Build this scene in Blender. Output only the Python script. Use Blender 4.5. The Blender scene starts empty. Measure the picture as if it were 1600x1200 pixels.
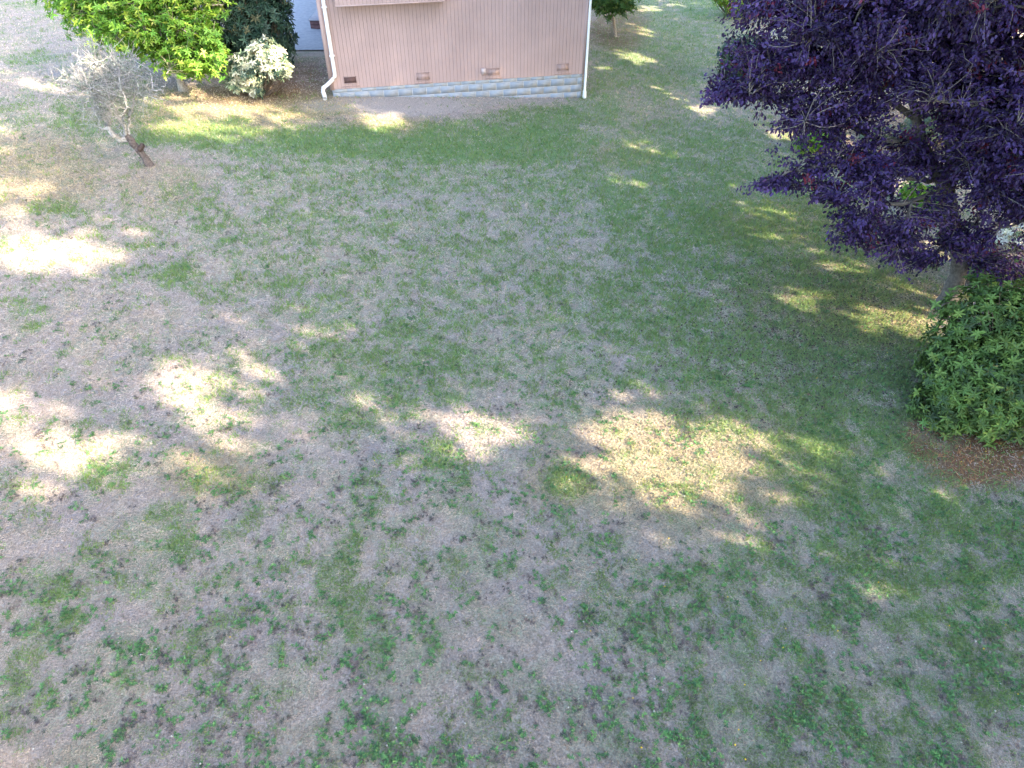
import bpy, math, random
import numpy as np
from mathutils import Vector

random.seed(7)
R = np.random.default_rng(11)
S = bpy.context.scene
rad = math.radians

# ---------------------------------------------------------------- camera, sky, sun
CH = 7.38                       # camera height above the lawn
PITCH = rad(41.0)
FPX = 1110.0                    # focal length in pixels of the 1600 px wide photograph
cam = bpy.data.objects.new("camera", bpy.data.cameras.new("camera"))
S.collection.objects.link(cam)
cam.location = (0, 0, CH)
cam.rotation_euler = (math.pi / 2 - PITCH, 0, 0)
cam.data.sensor_width = 36.0
cam.data.lens = 36.0 * FPX / 1600.0
cam.data.clip_start = 0.1
cam.data.clip_end = 2000
S.camera = cam

SUN_AZ, SUN_EL = rad(118), rad(29)
W = bpy.data.worlds.new("World")
S.world = W
W.use_nodes = True
bg = W.node_tree.nodes['Background']
sky = W.node_tree.nodes.new('ShaderNodeTexSky')
sky.sky_type = 'NISHITA'
sky.sun_disc = False
sky.sun_elevation = SUN_EL
sky.sun_rotation = SUN_AZ
sky.air_density = 1.0
sky.dust_density = 2.5
sky.ozone_density = 1.0
W.node_tree.links.new(sky.outputs[0], bg.inputs[0])
bg.inputs[1].default_value = 0.15
SV = np.array([math.cos(SUN_EL) * math.sin(SUN_AZ), math.cos(SUN_EL) * math.cos(SUN_AZ), math.sin(SUN_EL)])
sl = bpy.data.lights.new("sun", 'SUN')
sl.energy = 3.4
sl.angle = rad(0.53)
sl.color = (1.0, 0.87, 0.66)
so = bpy.data.objects.new("sun", sl)
S.collection.objects.link(so)
so.rotation_euler = Vector(SV).to_track_quat('Z', 'Y').to_euler()
S.view_settings.view_transform = 'Standard'
S.view_settings.look = 'None'
S.view_settings.gamma = 1
S.view_settings.exposure = 3.1
S.cycles.max_bounces = 6
S.cycles.use_denoising = True
S.cycles.transparent_max_bounces = 4

# ---------------------------------------------------------------- numpy noise and terrain
_T = np.random.default_rng(3).random(65536)


def _h(ix, iy, s):
    return _T[((ix * 73856093) ^ (iy * 19349663) ^ (s * 83492791)) & 65535]


def noise(x, y, sc=1.0, seed=0, oct=1):
    x = np.asarray(x, float) / sc
    y = np.asarray(y, float) / sc
    tot = 0
    amp = 1
    nrm = 0
    for o in range(oct):
        xi = np.floor(x).astype(np.int64)
        yi = np.floor(y).astype(np.int64)
        fx = x - xi
        fy = y - yi
        fx = fx * fx * (3 - 2 * fx)
        fy = fy * fy * (3 - 2 * fy)
        s = seed + o * 17
        v = (_h(xi, yi, s) * (1 - fx) + _h(xi + 1, yi, s) * fx) * (1 - fy) + \
            (_h(xi, yi + 1, s) * (1 - fx) + _h(xi + 1, yi + 1, s) * fx) * fy
        tot = tot + v * amp
        nrm += amp
        amp *= .55
        x = x * 2.03 + 7.1
        y = y * 2.03 + 3.3
    return tot / nrm


def smooth(a, b, x):
    t = np.clip((np.asarray(x, float) - a) / (b - a), 0, 1)
    return t * t * (3 - 2 * t)


def H(x, y):
    """height of the lawn: it falls gently towards the right"""
    x = np.asarray(x, float)
    y = np.asarray(y, float)
    return -0.0725 * 14 * np.tanh(x / 14) * (0.35 + 0.65 * smooth(7, 18, y))


CP, SP = math.cos(PITCH), math.sin(PITCH)


def ray(px, py):
    u = np.asarray(px, float) - 800
    v = np.asarray(py, float) - 600
    return u, FPX * CP - v * SP, -FPX * SP - v * CP


def at(px, py, Y):
    """the point at world distance Y seen at photo pixel px, py"""
    u, y, z = ray(px, py)
    t = Y / y
    return np.array([u * t, Y, CH + z * t])


def gnd(px, py):
    u, y, z = ray(px, py)
    t = CH / -z
    for _ in range(12):
        t = (CH - H(u * t, y * t)) / -z
    return u * t, y * t


def G(px, py):
    x, y = gnd(px, py)
    return np.array([float(x), float(y), float(H(x, y))])


def proj(P):
    d = P - np.array([0, 0, CH])
    f = d[..., 1] * CP - d[..., 2] * SP
    dn = -d[..., 1] * SP - d[..., 2] * CP
    f = np.where(f < 0.3, np.nan, f)
    return 800 + FPX * d[..., 0] / f, 600 + FPX * dn / f


def blobs(px, py, L, soft=1.0):
    v = np.zeros(np.shape(px))
    for (cx, cy, rx, ry, a, *rot) in L:
        dx = px - cx
        dy = py - cy
        if rot:
            c, s = math.cos(rot[0]), math.sin(rot[0])
            dx, dy = dx * c + dy * s, -dx * s + dy * c
        r = np.sqrt((dx / rx) ** 2 + (dy / ry) ** 2)
        v = np.maximum(v, a * (1 - smooth(1 - .35 * soft, 1 + .45 * soft, r))) if a > 0 else v + a * (1 - smooth(.4, 1.3, r))
    return v


# ---------------------------------------------------------------- mesh buffer
class MB:
    def __init__(self):
        self.v, self.c, self.f, self.n = [], [], [], 0

    def add(self, v, f, col=(1, 1, 1)):
        v = np.asarray(v, float).reshape(-1, 3)
        f = np.asarray(f, np.int64)
        col = np.asarray(col, float)
        if col.ndim == 1:
            col = np.tile(col, (len(v), 1))
        self.v.append(v)
        self.c.append(col)
        self.f.append(f + self.n)
        self.n += len(v)

    def box(self, x0, x1, y0, y1, z0, z1, col=(1, 1, 1), M=None):
        v = np.array([[x, y, z] for z in (z0, z1) for y in (y0, y1) for x in (x0, x1)], float)
        f = [[0, 2, 3, 1], [4, 5, 7, 6], [0, 1, 5, 4], [2, 6, 7, 3], [0, 4, 6, 2], [1, 3, 7, 5]]
        if M is not None:
            v = M(v)
        self.add(v, f, col)

    def build(self, name, mat, parent=None, smooth_=False):
        me = bpy.data.meshes.new(name)
        V = np.concatenate(self.v)
        C = np.concatenate(self.c)
        tot = np.concatenate([np.full(len(f), f.shape[1]) for f in self.f])
        idx = np.concatenate([f.ravel() for f in self.f])
        me.vertices.add(len(V))
        me.vertices.foreach_set("co", V.astype(np.float32).ravel())
        me.loops.add(len(idx))
        me.loops.foreach_set("vertex_index", idx.astype(np.int32))
        me.polygons.add(len(tot))
        st = np.concatenate([[0], np.cumsum(tot)[:-1]])
        me.polygons.foreach_set("loop_start", st.astype(np.int32))
        me.polygons.foreach_set("loop_total", tot.astype(np.int32))
        if smooth_:
            me.polygons.foreach_set("use_smooth", np.ones(len(tot), bool))
        a = me.color_attributes.new("Col", 'FLOAT_COLOR', 'POINT')
        C4 = np.ones((len(V), 4), np.float32)
        C4[:, :3] = C
        a.data.foreach_set("color", C4.ravel())
        me.update(calc_edges=True)
        if isinstance(mat, (list, tuple)):
            for m in mat:
                me.materials.append(m)
        else:
            me.materials.append(mat)
        o = bpy.data.objects.new(name, me)
        S.collection.objects.link(o)
        if parent is not None:
            o.parent = parent
            o.matrix_parent_inverse = parent.matrix_basis.inverted()
        return o


def tag(o, label=None, cat=None, group=None, kind=None):
    if label: o["label"] = label
    if cat: o["category"] = cat
    if group: o["group"] = group
    if kind: o["kind"] = kind
    return o


def empty(name, loc, label, cat, group=None):
    o = bpy.data.objects.new(name, None)
    S.collection.objects.link(o)
    o.location = tuple(float(q) for q in loc)
    bpy.context.view_layer.update()
    return tag(o, label, cat, group)


# ---------------------------------------------------------------- materials
def new_mat(name, rough=.8, spec=.3):
    m = bpy.data.materials.new(name)
    m.use_nodes = True
    b = m.node_tree.nodes['Principled BSDF']
    b.inputs['Roughness'].default_value = rough
    b.inputs['Specular IOR Level'].default_value = spec
    return m, m.node_tree, b


def col_mat(name, base=(1, 1, 1), rough=.8, spec=.3, nscale=20, namt=.3, bump=0.0, bscale=80, trans=0.0, tcol=None, det=4):
    """vertex colour x base colour x object-space noise; optional leaf translucency"""
    m, t, b = new_mat(name, rough, spec)
    N, L = t.nodes, t.links
    at_ = N.new('ShaderNodeAttribute'); at_.attribute_name = "Col"
    tc = N.new('ShaderNodeTexCoord')
    nz = N.new('ShaderNodeTexNoise'); nz.inputs['Scale'].default_value = nscale; nz.inputs['Detail'].default_value = det
    L.new(tc.outputs['Object'], nz.inputs['Vector'])
    mr = N.new('ShaderNodeMapRange')
    mr.inputs['From Min'].default_value = .3; mr.inputs['From Max'].default_value = .7
    mr.inputs['To Min'].default_value = 1 - namt; mr.inputs['To Max'].default_value = 1 + namt
    L.new(nz.outputs[0], mr.inputs['Value'])
    mx = N.new('ShaderNodeMix'); mx.data_type = 'RGBA'; mx.blend_type = 'MULTIPLY'; mx.inputs[0].default_value = 1
    L.new(at_.outputs['Color'], mx.inputs[6]); mx.inputs[7].default_value = (*base, 1)
    sc = N.new('ShaderNodeVectorMath'); sc.operation = 'SCALE'
    L.new(mx.outputs[2], sc.inputs[0]); L.new(mr.outputs[0], sc.inputs['Scale'])
    L.new(sc.outputs[0], b.inputs['Base Color'])
    if bump:
        n2 = N.new('ShaderNodeTexNoise'); n2.inputs['Scale'].default_value = bscale; n2.inputs['Detail'].default_value = 5
        L.new(tc.outputs['Object'], n2.inputs['Vector'])
        bp = N.new('ShaderNodeBump'); bp.inputs['Strength'].default_value = bump; bp.inputs['Distance'].default_value = .02
        L.new(n2.outputs[0], bp.inputs['Height']); L.new(bp.outputs[0], b.inputs['Normal'])
    if trans:
        tr = N.new('ShaderNodeBsdfTranslucent')
        if tcol:
            m2 = N.new('ShaderNodeMix'); m2.data_type = 'RGBA'; m2.blend_type = 'MULTIPLY'; m2.inputs[0].default_value = 1
            L.new(sc.outputs[0], m2.inputs[6]); m2.inputs[7].default_value = (*tcol, 1)
            L.new(m2.outputs[2], tr.inputs[0])
        else:
            L.new(sc.outputs[0], tr.inputs[0])
        ms = N.new('ShaderNodeMixShader'); ms.inputs[0].default_value = trans
        L.new(b.outputs[0], ms.inputs[1]); L.new(tr.outputs[0], ms.inputs[2])
        L.new(ms.outputs[0], N['Material Output'].inputs['Surface'])
    return m


M_ground = col_mat("lawn_soil", rough=1, spec=.05, nscale=45, namt=.35, bump=.6, bscale=120)
M_blade = col_mat("grass_blades", rough=.75, spec=.2, nscale=3, namt=.08, trans=.25)
M_weed = col_mat("weed_leaves", rough=.6, spec=.3, nscale=30, namt=.2, trans=.2)
M_asph = col_mat("asphalt", rough=.9, spec=.2, nscale=9, namt=.12, bump=.4, bscale=200)
M_pink = col_mat("pink_siding_paint", rough=.7, spec=.25, nscale=1.1, namt=.08, bump=.15, bscale=60)
M_block = col_mat("concrete_block", rough=.95, spec=.1, nscale=6, namt=.06, bump=.2, bscale=90)
M_white = col_mat("white_gutter_paint", rough=.4, spec=.4, nscale=5, namt=.04)
M_dark = col_mat("dark_recess", rough=.9, spec=.1, nscale=8, namt=.2)
M_roof = col_mat("roof_shingle", rough=.95, spec=.1, nscale=25, namt=.3, bump=.5)
M_wood = col_mat("stained_wood", rough=.8, spec=.2, nscale=12, namt=.25, bump=.3)
M_bark = col_mat("bark", rough=.95, spec=.1, nscale=22, namt=.4, bump=.8, bscale=60)
M_leaf = col_mat("broad_leaf", rough=.5, spec=.35, nscale=2.5, namt=.15, trans=.35, tcol=(1.3, 1.35, .5))
M_glossy = col_mat("glossy_leaf", rough=.5, spec=.28, nscale=3, namt=.2, trans=.12)
M_purple = col_mat("purple_leaf", rough=.5, spec=.25, nscale=2, namt=.25, trans=.18, tcol=(3.2, .5, 1.0))
M_grey = col_mat("grey_leaf", rough=.7, spec=.2, nscale=6, namt=.2, trans=.2)
M_needle = col_mat("dry_needles", rough=.9, spec=.1, nscale=8, namt=.3)


# ---------------------------------------------------------------- geometry helpers
def unit(v):
    return v / np.maximum(np.linalg.norm(v, axis=-1, keepdims=True), 1e-9)


def tubes(mb, P, Rr, sides=5, col=(1, 1, 1)):
    """batch of tubes: P (N,K,3), Rr (N,K)"""
    P = np.asarray(P, float)
    Rr = np.asarray(Rr, float)
    if P.ndim == 2:
        P = P[None]; Rr = Rr[None]
    N, K, _ = P.shape
    T = np.empty_like(P)
    T[:, 1:-1] = P[:, 2:] - P[:, :-2]
    T[:, 0] = P[:, 1] - P[:, 0]
    T[:, -1] = P[:, -1] - P[:, -2]
    T = unit(T)
    ref = np.tile(np.array([.31, .17, .93]), (N, K, 1))
    bad = np.abs((T * ref).sum(-1)) > .95
    ref[bad] = (1, 0, 0)
    A = unit(np.cross(T, ref))
    B = np.cross(T, A)
    ang = np.arange(sides) * 2 * math.pi / sides
    V = P[:, :, None] + Rr[:, :, None, None] * (A[:, :, None] * np.cos(ang)[None, None, :, None] + B[:, :, None] * np.sin(ang)[None, None, :, None])
    n = np.arange(N)[:, None, None] * K * sides
    k = np.arange(K - 1)[None, :, None] * sides
    s = np.arange(sides)[None, None, :]
    s2 = (s + 1) % sides
    F = np.stack(np.broadcast_arrays(n + k + s, n + k + s2, n + k + sides + s2, n + k + sides + s), -1).reshape(-1, 4)
    c = np.asarray(col, float)
    if c.ndim == 2:
        c = np.repeat(c, K * sides, axis=0)
    mb.add(V.reshape(-1, 3), F, c)


def path(pts, n=10, jit=0.0):
    """smooth Catmull-Rom polyline through pts, n points"""
    p = np.asarray(pts, float)
    if len(p) == 2:
        t = np.linspace(0, 1, n)[:, None]
        o = p[0] * (1 - t) + p[1] * t
    else:
        q = np.vstack([2 * p[0] - p[1], p, 2 * p[-1] - p[-2]])
        s = np.linspace(0, len(p) - 1 - 1e-6, n)
        i = s.astype(int)
        t = (s - i)[:, None]
        a, b, c, d = q[i], q[i + 1], q[i + 2], q[i + 3]
        o = .5 * ((2 * b) + (-a + c) * t + (2 * a - 5 * b + 4 * c - d) * t * t + (-a + 3 * b - 3 * c + d) * t ** 3)
    if jit:
        j = R.normal(0, jit, o.shape)
        j[0] = 0
        o = o + j
    return o


def leaves(mb, P, D, Nn, Ln, Wd, col, fold=.25, droop=.15, simple=False):
    """leaf blades: base P, direction D, upward normal Nn, length and width per leaf"""
    D = unit(D)
    X = unit(np.cross(D, Nn))
    U = np.cross(X, D)
    Ln = np.asarray(Ln)[:, None]
    Wd = np.asarray(Wd)[:, None]
    n = len(P)
    if simple:
        V = np.stack([P, P + D * Ln * .5 + X * Wd * .5, P + D * Ln - U * Ln * droop, P + D * Ln * .5 - X * Wd * .5], 1)
        i = np.arange(n)[:, None] * 4
        F = np.concatenate([i + [[0, 1, 2, 3]]])
        mb.add(V.reshape(-1, 3), F, np.repeat(col, 4, 0))
        return
    up = U * Wd * fold
    V = np.stack([P,
                  P + D * Ln * .35 + X * Wd * .5 + up, P + D * Ln * .75 + X * Wd * .36 + up - U * Ln * droop * .5,
                  P + D * Ln - U * Ln * droop,
                  P + D * Ln * .75 - X * Wd * .36 + up - U * Ln * droop * .5, P + D * Ln * .35 - X * Wd * .5 + up], 1)
    i = np.arange(n)[:, None] * 6
    F = np.concatenate([i + [[0, 1, 2, 3]], i + [[0, 3, 4, 5]]])
    mb.add(V.reshape(-1, 3), F, np.repeat(col, 6, 0))


def rnd_dir(n):
    return unit(R.normal(size=(n, 3)))


def mixcols(n, pal, w, jit=.15):
    pal = np.asarray(pal, float)
    w = np.asarray(w, float)
    c = pal[R.choice(len(pal), n, p=w / w.sum())]
    return c * (1 + R.uniform(-jit, jit, (n, 1))) * (1 + R.uniform(-.04, .04, (n, 3)))


def whorls(mb, P, Ax, nl, L, Wd, pal, w, open_=.95, droop=.2, jit=.2, fold=.2, pos_jit=0.0):
    """leaves radiating round the axis Ax at each P (a rhododendron-like rosette)"""
    P = np.repeat(P, nl, 0)
    A = unit(np.repeat(Ax, nl, 0))
    n = len(P)
    a = np.tile(np.arange(nl) * 2 * math.pi / nl, n // nl) + np.repeat(R.uniform(0, 6.28, n // nl), nl) + R.normal(0, .25, n)
    X = unit(np.cross(A, np.array([.3, .8, .1])))
    Y = np.cross(A, X)
    op = open_ + R.normal(0, .2, n)
    D = unit((X * np.cos(a)[:, None] + Y * np.sin(a)[:, None]) * op[:, None] + A * (1.15 - op)[:, None])
    ln = L * R.uniform(.7, 1.25, n)
    cl = mixcols(n // nl, pal, w, jit)
    cl = np.repeat(cl, nl, 0) * R.uniform(.82, 1.18, (n, 1))
    leaves(mb, P + R.normal(0, pos_jit + 1e-4, P.shape), D, A + R.normal(0, .2, P.shape), ln, ln * Wd, cl, fold=fold, droop=droop)


def lumpy(d, seed, amt=.18, f=1.6):
    return 1 + amt * (noise(d[:, 0] * f + d[:, 2] * 2.1 + 5, d[:, 1] * f - d[:, 2] * 1.3 + 9, .45, seed, 2) * 2 - 1) * 1.6


def make_shrub(name, label, cat, base, ell, ntips, nl, L, Wd, pal, w, mat, seed, open_=.95, droop=.2, depth=.35, zmin=.08, nstem=9, group=None, amt=.18):
    """ell: list of (centre, radii) lobes"""
    root = empty(name, base, label, cat, group)
    vol = np.array([e[1][0] * e[1][1] + e[1][0] * e[1][2] for e in ell])
    tipsP, tipsA = [], []
    for (c, r), k in zip(ell, (ntips * vol / vol.sum()).astype(int)):
        c = np.asarray(c, float); r = np.asarray(r, float)
        d = rnd_dir(k)
        rr = 1 - depth * R.random(k) ** 1.6
        p = c + d * r * (lumpy(d, seed, amt) * rr)[:, None]
        tipsP.append(p)
        tipsA.append(unit(d / r * r.mean() + np.array([0, 0, .45]) + R.normal(0, .22, d.shape)))
    P = np.concatenate(tipsP); A = np.concatenate(tipsA)
    g = H(P[:, 0], P[:, 1])
    k = P[:, 2] > g + zmin
    P, A = P[k], A[k]
    f = MB()
    whorls(f, P, A, nl, L, Wd, pal, w, open_, droop)
    f.build("foliage", mat, root)
    s = MB()
    j = R.choice(len(P), min(len(P), nstem * 16), replace=False)
    b = np.asarray(base) + np.stack([R.normal(0, .05, len(j)), R.normal(0, .05, len(j)), np.full(len(j), -.06)], 1)
    t = np.linspace(0, 1, 9)[None, :, None]
    e = P[j][:, None]
    b = b[:, None]
    Q = b * (1 - t) + e * t + np.array([0, 0, -.16]) * np.sin(t * math.pi) * np.linalg.norm(e - b, axis=2, keepdims=True) * .8
    Q = Q + R.normal(0, .012, Q.shape) * np.sin(t * math.pi)
    tubes(s, Q, np.tile(np.linspace(.022, .004, 9), (len(j), 1)), 5, (.16, .12, .09))
    s.build("stems", M_bark, root)
    return root


def make_tree(name, label, cat, base, limbs, lobes, n2, ntw, leaf, seed, barkcol, twigcol, group=None, tw_r=(.012, .003), sag=.12, shell=.5, bmat=None, extra=0, keep=None, trunkcol=None):
    """limbs: explicit (points, r0, r1); the first is the trunk. lobes: (centre, radii). leaf: dict"""
    root = empty(name, base, label, cat, group)
    tr, br = MB(), MB()
    nodes, nrad = [], []
    for i, (pts, r0, r1) in enumerate(limbs):
        p = path(pts, 14, .012 if i == 0 else .02)
        r = np.linspace(r0, r1, 14) * (1 + R.normal(0, .05, 14))
        if i == 0:
            r[0] *= 1.6; r[1] *= 1.2
        tubes(tr if i == 0 else br, p, r, 9 if i == 0 else 7, trunkcol if (trunkcol and i == 0) else barkcol)
        q = path(p, 40)
        s0 = 10 if i == 0 else 6
        nodes.append(q[s0:]); nrad.append(np.linspace(r0, r1, 40)[s0:])
    nodes = np.concatenate(nodes); nrad = np.concatenate(nrad)
    wv = np.array([l[1][0] * l[1][1] * l[1][2] for l in lobes]) ** .75

    def sample(n, sh):
        out = []
        for (c, r), k in zip(lobes, np.maximum(1, (n * wv / wv.sum())).astype(int)):
            d = rnd_dir(k)
            out.append(np.asarray(c) + d * np.asarray(r) * (lumpy(d, seed, .2) * R.random(k) ** sh)[:, None])
        o = np.concatenate(out)
        o = o[o[:, 2] > H(o[:, 0], o[:, 1]) + .25]
        if keep is not None:
            o = o[keep(o)]
        return o

    def link(T, nd, rd, K, rk, rend, sg):
        B, r0 = [], []
        cen = nd.mean(0)
        for t in T:
            d = np.linalg.norm(nd - t, axis=1) + .5 * np.maximum(0, nd[:, 2] - t[2])
            j = np.argsort(d)[R.integers(0, 3)]
            B.append(nd[j]); r0.append(min(rd[j] * .75, rk))
        B = np.array(B); r0 = np.array(r0)
        t = np.linspace(0, 1, K)[None, :, None]
        ln = np.linalg.norm(T - B, axis=1)[:, None, None]
        Pp = B[:, None] * (1 - t) + T[:, None] * t
        bow = R.normal(0, .09, (len(T), 1, 3)) + np.array([0, 0, sg])
        Pp = Pp + bow * ln * (np.sin(t * math.pi)) + R.normal(0, .018, Pp.shape) * ln * t
        rr = r0[:, None] * (1 - t[..., 0]) + rend * t[..., 0]
        return Pp, rr

    T2 = sample(n2, shell)
    P2, r2 = link(T2, nodes, nrad, 9, .05, .012, sag)
    tubes(br, P2, r2, 6, barkcol)
    nd2 = np.concatenate([P2[:, 2:].reshape(-1, 3), nodes[::3]])
    rd2 = np.concatenate([r2[:, 2:].ravel(), nrad[::3]])
    T3 = sample(ntw, shell)
    P3, r3 = link(T3, nd2, rd2, 7, tw_r[0], tw_r[1], sag * .6)
    if extra:
        # bare fans of fine twigs past the tips
        j = R.integers(0, len(P3), extra)
        k = R.integers(3, 7, extra)
        b = P3[j, k]
        dd = unit(unit(P3[j, 6] - P3[j, 4]) + R.normal(0, .45, (extra, 3)))
        e = b + dd * R.uniform(.15, .42, (extra, 1))
        tubes(br, np.stack([b, (b + e) / 2 + R.normal(0, .015, b.shape), e], 1), np.tile([.0055, .004, .0025], (extra, 1)), 4, mixcols(extra, [twigcol], [1], .25))
    tubes(br, P3, r3, 5, mixcols(len(P3), [twigcol], [1], .2))
    tr.build("trunk", bmat or M_bark, root, True)
    br.build("branches", bmat or M_bark, root)
    # leaves along the twigs
    f = MB()
    n = leaf['n']
    q = len(P3)
    tt = R.uniform(leaf.get('from', .35), 1.05, (q, n)) * 5.999
    i0 = np.clip(tt.astype(int), 0, 5)
    fr = (tt - i0)[..., None]
    a = np.take_along_axis(P3, i0[..., None], 1)
    b = np.take_along_axis(P3, i0[..., None] + 1, 1)
    pos = (a * (1 - fr) + b * fr).reshape(-1, 3)
    dr = unit((b - a).reshape(-1, 3))
    m = len(pos)
    off = R.normal(0, leaf['spread'], (m, 3))
    off[:, 2] *= .55
    pos = pos + off
    D = unit(dr * leaf.get('along', .7) + R.normal(0, .6, (m, 3)) + np.array([0, 0, -leaf.get('hang', .35)]))
    Nn = unit(R.normal(0, leaf.get('nj', .5), (m, 3)) + np.array([0, -.25, 1.0]))
    cl = np.repeat(mixcols(q, leaf['pal'], leaf['w'], .22), n, 0) * R.uniform(.75, 1.25, (m, 1))
    if leaf.get('whorl'):
        whorls(f, pos, unit(dr * .6 + np.array([0, -.1, .8]) + R.normal(0, .3, dr.shape)), leaf['whorl'], leaf['L'], leaf['W'], leaf['pal'], leaf['w'], .9, .25)
    else:
        ln = leaf['L'] * R.uniform(.6, 1.25, m)
        leaves(f, pos, D, Nn, ln, ln * leaf['W'], cl, fold=.2, droop=.15)
    f.build("foliage", leaf['mat'], root)
    return root


# ---------------------------------------------------------------- maps of the lawn (photo pixels -> ground)
GREEN = [(180, 190, 110, 45, 0.55), (30, 170, 60, 30, 0.4), (60, 95, 50, 12, 0.5), (100, 325, 60, 12, 0.6), (60, 5, 50, 6, 0.6), (340, 215, 160, 24, 0.8), (560, 222, 170, 26, 0.95), (760, 225, 190, 38, 0.9), (850, 190, 90, 25, 0.75), (470, 235, 120, 30, 0.6), (650, 270, 260, 45, 0.55), (900, 280, 200, 60, 0.6), (930, 175, 50, 30, 0.7), (960, 100, 60, 70, 0.6), (1040, 60, 130, 110, 0.62), (1100, 10, 60, 25, 0.8), (1100, 300, 220, 130, 0.7), (1200, 450, 230, 190, 0.62), (1330, 620, 160, 170, 0.72), (1420, 740, 180, 110, 0.64), (1540, 850, 120, 90, 0.62), (1060, 480, 180, 120, 0.6), (1120, 560, 160, 90, 0.6), (1280, 700, 90, 80, 0.7), (1400, 860, 190, 80, 0.6), (1160, 640, 120, 60, 0.55), (620, 400, 380, 130, 0.43), (900, 500, 420, 160, 0.45), (800, 980, 700, 260, 0.2), (450, 330, 250, 80, 0.4), (760, 470, 200, 110, 0.42), (830, 430, 100, 60, 0.5), (700, 540, 90, 60, 0.48), (510, 570, 80, 35, 0.5), (640, 590, 120, 60, 0.52), (560, 620, 120, 50, 0.45), (880, 590, 120, 50, 0.4), (270, 430, 60, 25, 0.6), (470, 440, 90, 40, 0.45), (30, 490, 40, 25, 0.5), (600, 480, 100, 40, 0.35), (250, 830, 60, 60, 0.39), (70, 920, 60, 30, 0.48), (60, 1000, 60, 35, 0.47), (110, 975, 30, 25, 0.58), (180, 1040, 90, 40, 0.39), (220, 1060, 60, 30, 0.31), (15, 1060, 25, 40, 0.47), (215, 905, 40, 45, 0.47), (140, 870, 35, 40, 0.39), (280, 860, 40, 25, 0.51), (530, 870, 40, 60, 0.48), (560, 960, 55, 60, 0.47), (580, 1030, 50, 50, 0.39), (600, 1170, 60, 40, 0.43), (370, 850, 50, 60, 0.31), (700, 740, 50, 50, 0.5), (560, 780, 60, 60, 0.4), (850, 790, 80, 40, 0.31), (760, 870, 80, 60, 0.39), (950, 880, 90, 50, 0.39), (1000, 900, 60, 40, 0.39), (960, 1000, 70, 60, 0.35), (1010, 1010, 50, 60, 0.43), (1040, 960, 60, 50, 0.43), (1150, 900, 130, 70, 0.5), (1180, 1000, 90, 80, 0.5), (1290, 960, 120, 90, 0.45), (1440, 980, 160, 80, 0.45), (1530, 1060, 90, 70, 0.42), (860, 1080, 60, 40, 0.31), (740, 1110, 60, 40, 0.31), (1100, 1140, 60, 50, 0.45), (880, 755, 45, 30, 0.6), (1060, 770, 80, 40, 0.35), (1200, 760, 90, 50, 0.4), (1280, 780, 80, 50, 0.5), (1180, 560, 40, 16, 0.9), (1020, 440, 90, 90, 0.5), (400, 620, 40, 30, 0.4), (170, 740, 40, 25, 0.55), (330, 745, 70, 25, 0.45), (1145, 845, 70, 18, 0.4), (1330, 1050, 420, 200, 0.44), (1500, 900, 160, 160, 0.5)]
DIRT = [(640, 163, 95, 16, .95), (560, 158, 40, 12, .5), (760, 158, 150, 6, .5), (520, 165, 50, 10, .4)]
MULCH = [(420, 132, 66, 26, .65), (480, 125, 30, 28, .5), (370, 150, 60, 16, .5), (1570, 715, 120, 46, .95), (1450, 680, 40, 40, .8), (965, 40, 45, 35, .6), (1380, 200, 160, 40, .6)]
DARKGREEN = [(1340, 560, 140, 80, .6), (1420, 600, 70, 90, .75), (1300, 480, 160, 80, .35), (1480, 700, 60, 60, .5)]  # areas of a darker, duller green
SUNGOLD = [(330, 185, 160, 28, .6), (450, 165, 110, 25, .7), (330, 150, 110, 14, .6), (1000, 120, 80, 100, .35), (1340, 460, 150, 80, .5), (600, 195, 70, 15, .5), (1250, 350, 120, 40, .6), (1360, 480, 110, 60, .8), (980, 240, 60, 20, .4), (1100, 725, 210, 90, .5), (880, 755, 60, 40, .5), (60, 270, 110, 60, .5), (330, 740, 80, 40, .4), (250, 290, 70, 40, .3)]  # warm tint of the sun patches, painted into the lawn colour


def lawn_maps(x, y):
    px, py = proj(np.stack([x, y, H(x, y)], -1))
    px = np.nan_to_num(px, nan=800.); py = np.nan_to_num(py, nan=3000.)
    # far beyond the picture the lawn simply carries on
    wx = (noise(x, y, .9, 51, 2) - .5) * 60
    wy = (noise(x, y, .9, 52, 2) - .5) * 40
    g = blobs(px + wx, py + wy * .6, GREEN, 1.3)
    g = np.maximum(g, .16 + .12 * noise(x, y, 2.5, 5, 2))
    wx *= .35; wy *= .25
    d = blobs(px + wx, py + wy * .5, DIRT)
    m = blobs(px + wx, py + wy, MULCH)
    k = blobs(px + wx, py + wy, DARKGREEN)
    go = blobs(px + wx, py + wy, SUNGOLD, 1.4)
    return g, d, m, k, go


STRAW = np.array([.51, .425, .345])
GREY = np.array([.44, .378, .358])
GRN = np.array([.15, .27, .095])
OLIVE = np.array([.27, .275, .085])
SUNGOLDC = np.array([.44, .335, .12])  # grass colour with the yellow of sunlight in it
DIRTC = np.array([.34, .30, .27])
MULCHC = np.array([.16, .09, .055])
DULLGREEN = np.array([.12, .145, .08])


def lerp(a, b, t):
    return a * (1 - t[:, None]) + b * t[:, None]


# ground sheet
def axis(segs):
    out = []
    for a, b, s in segs:
        out.append(np.arange(a, b, s))
    out.append([segs[-1][1]])
    return np.concatenate(out)


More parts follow.
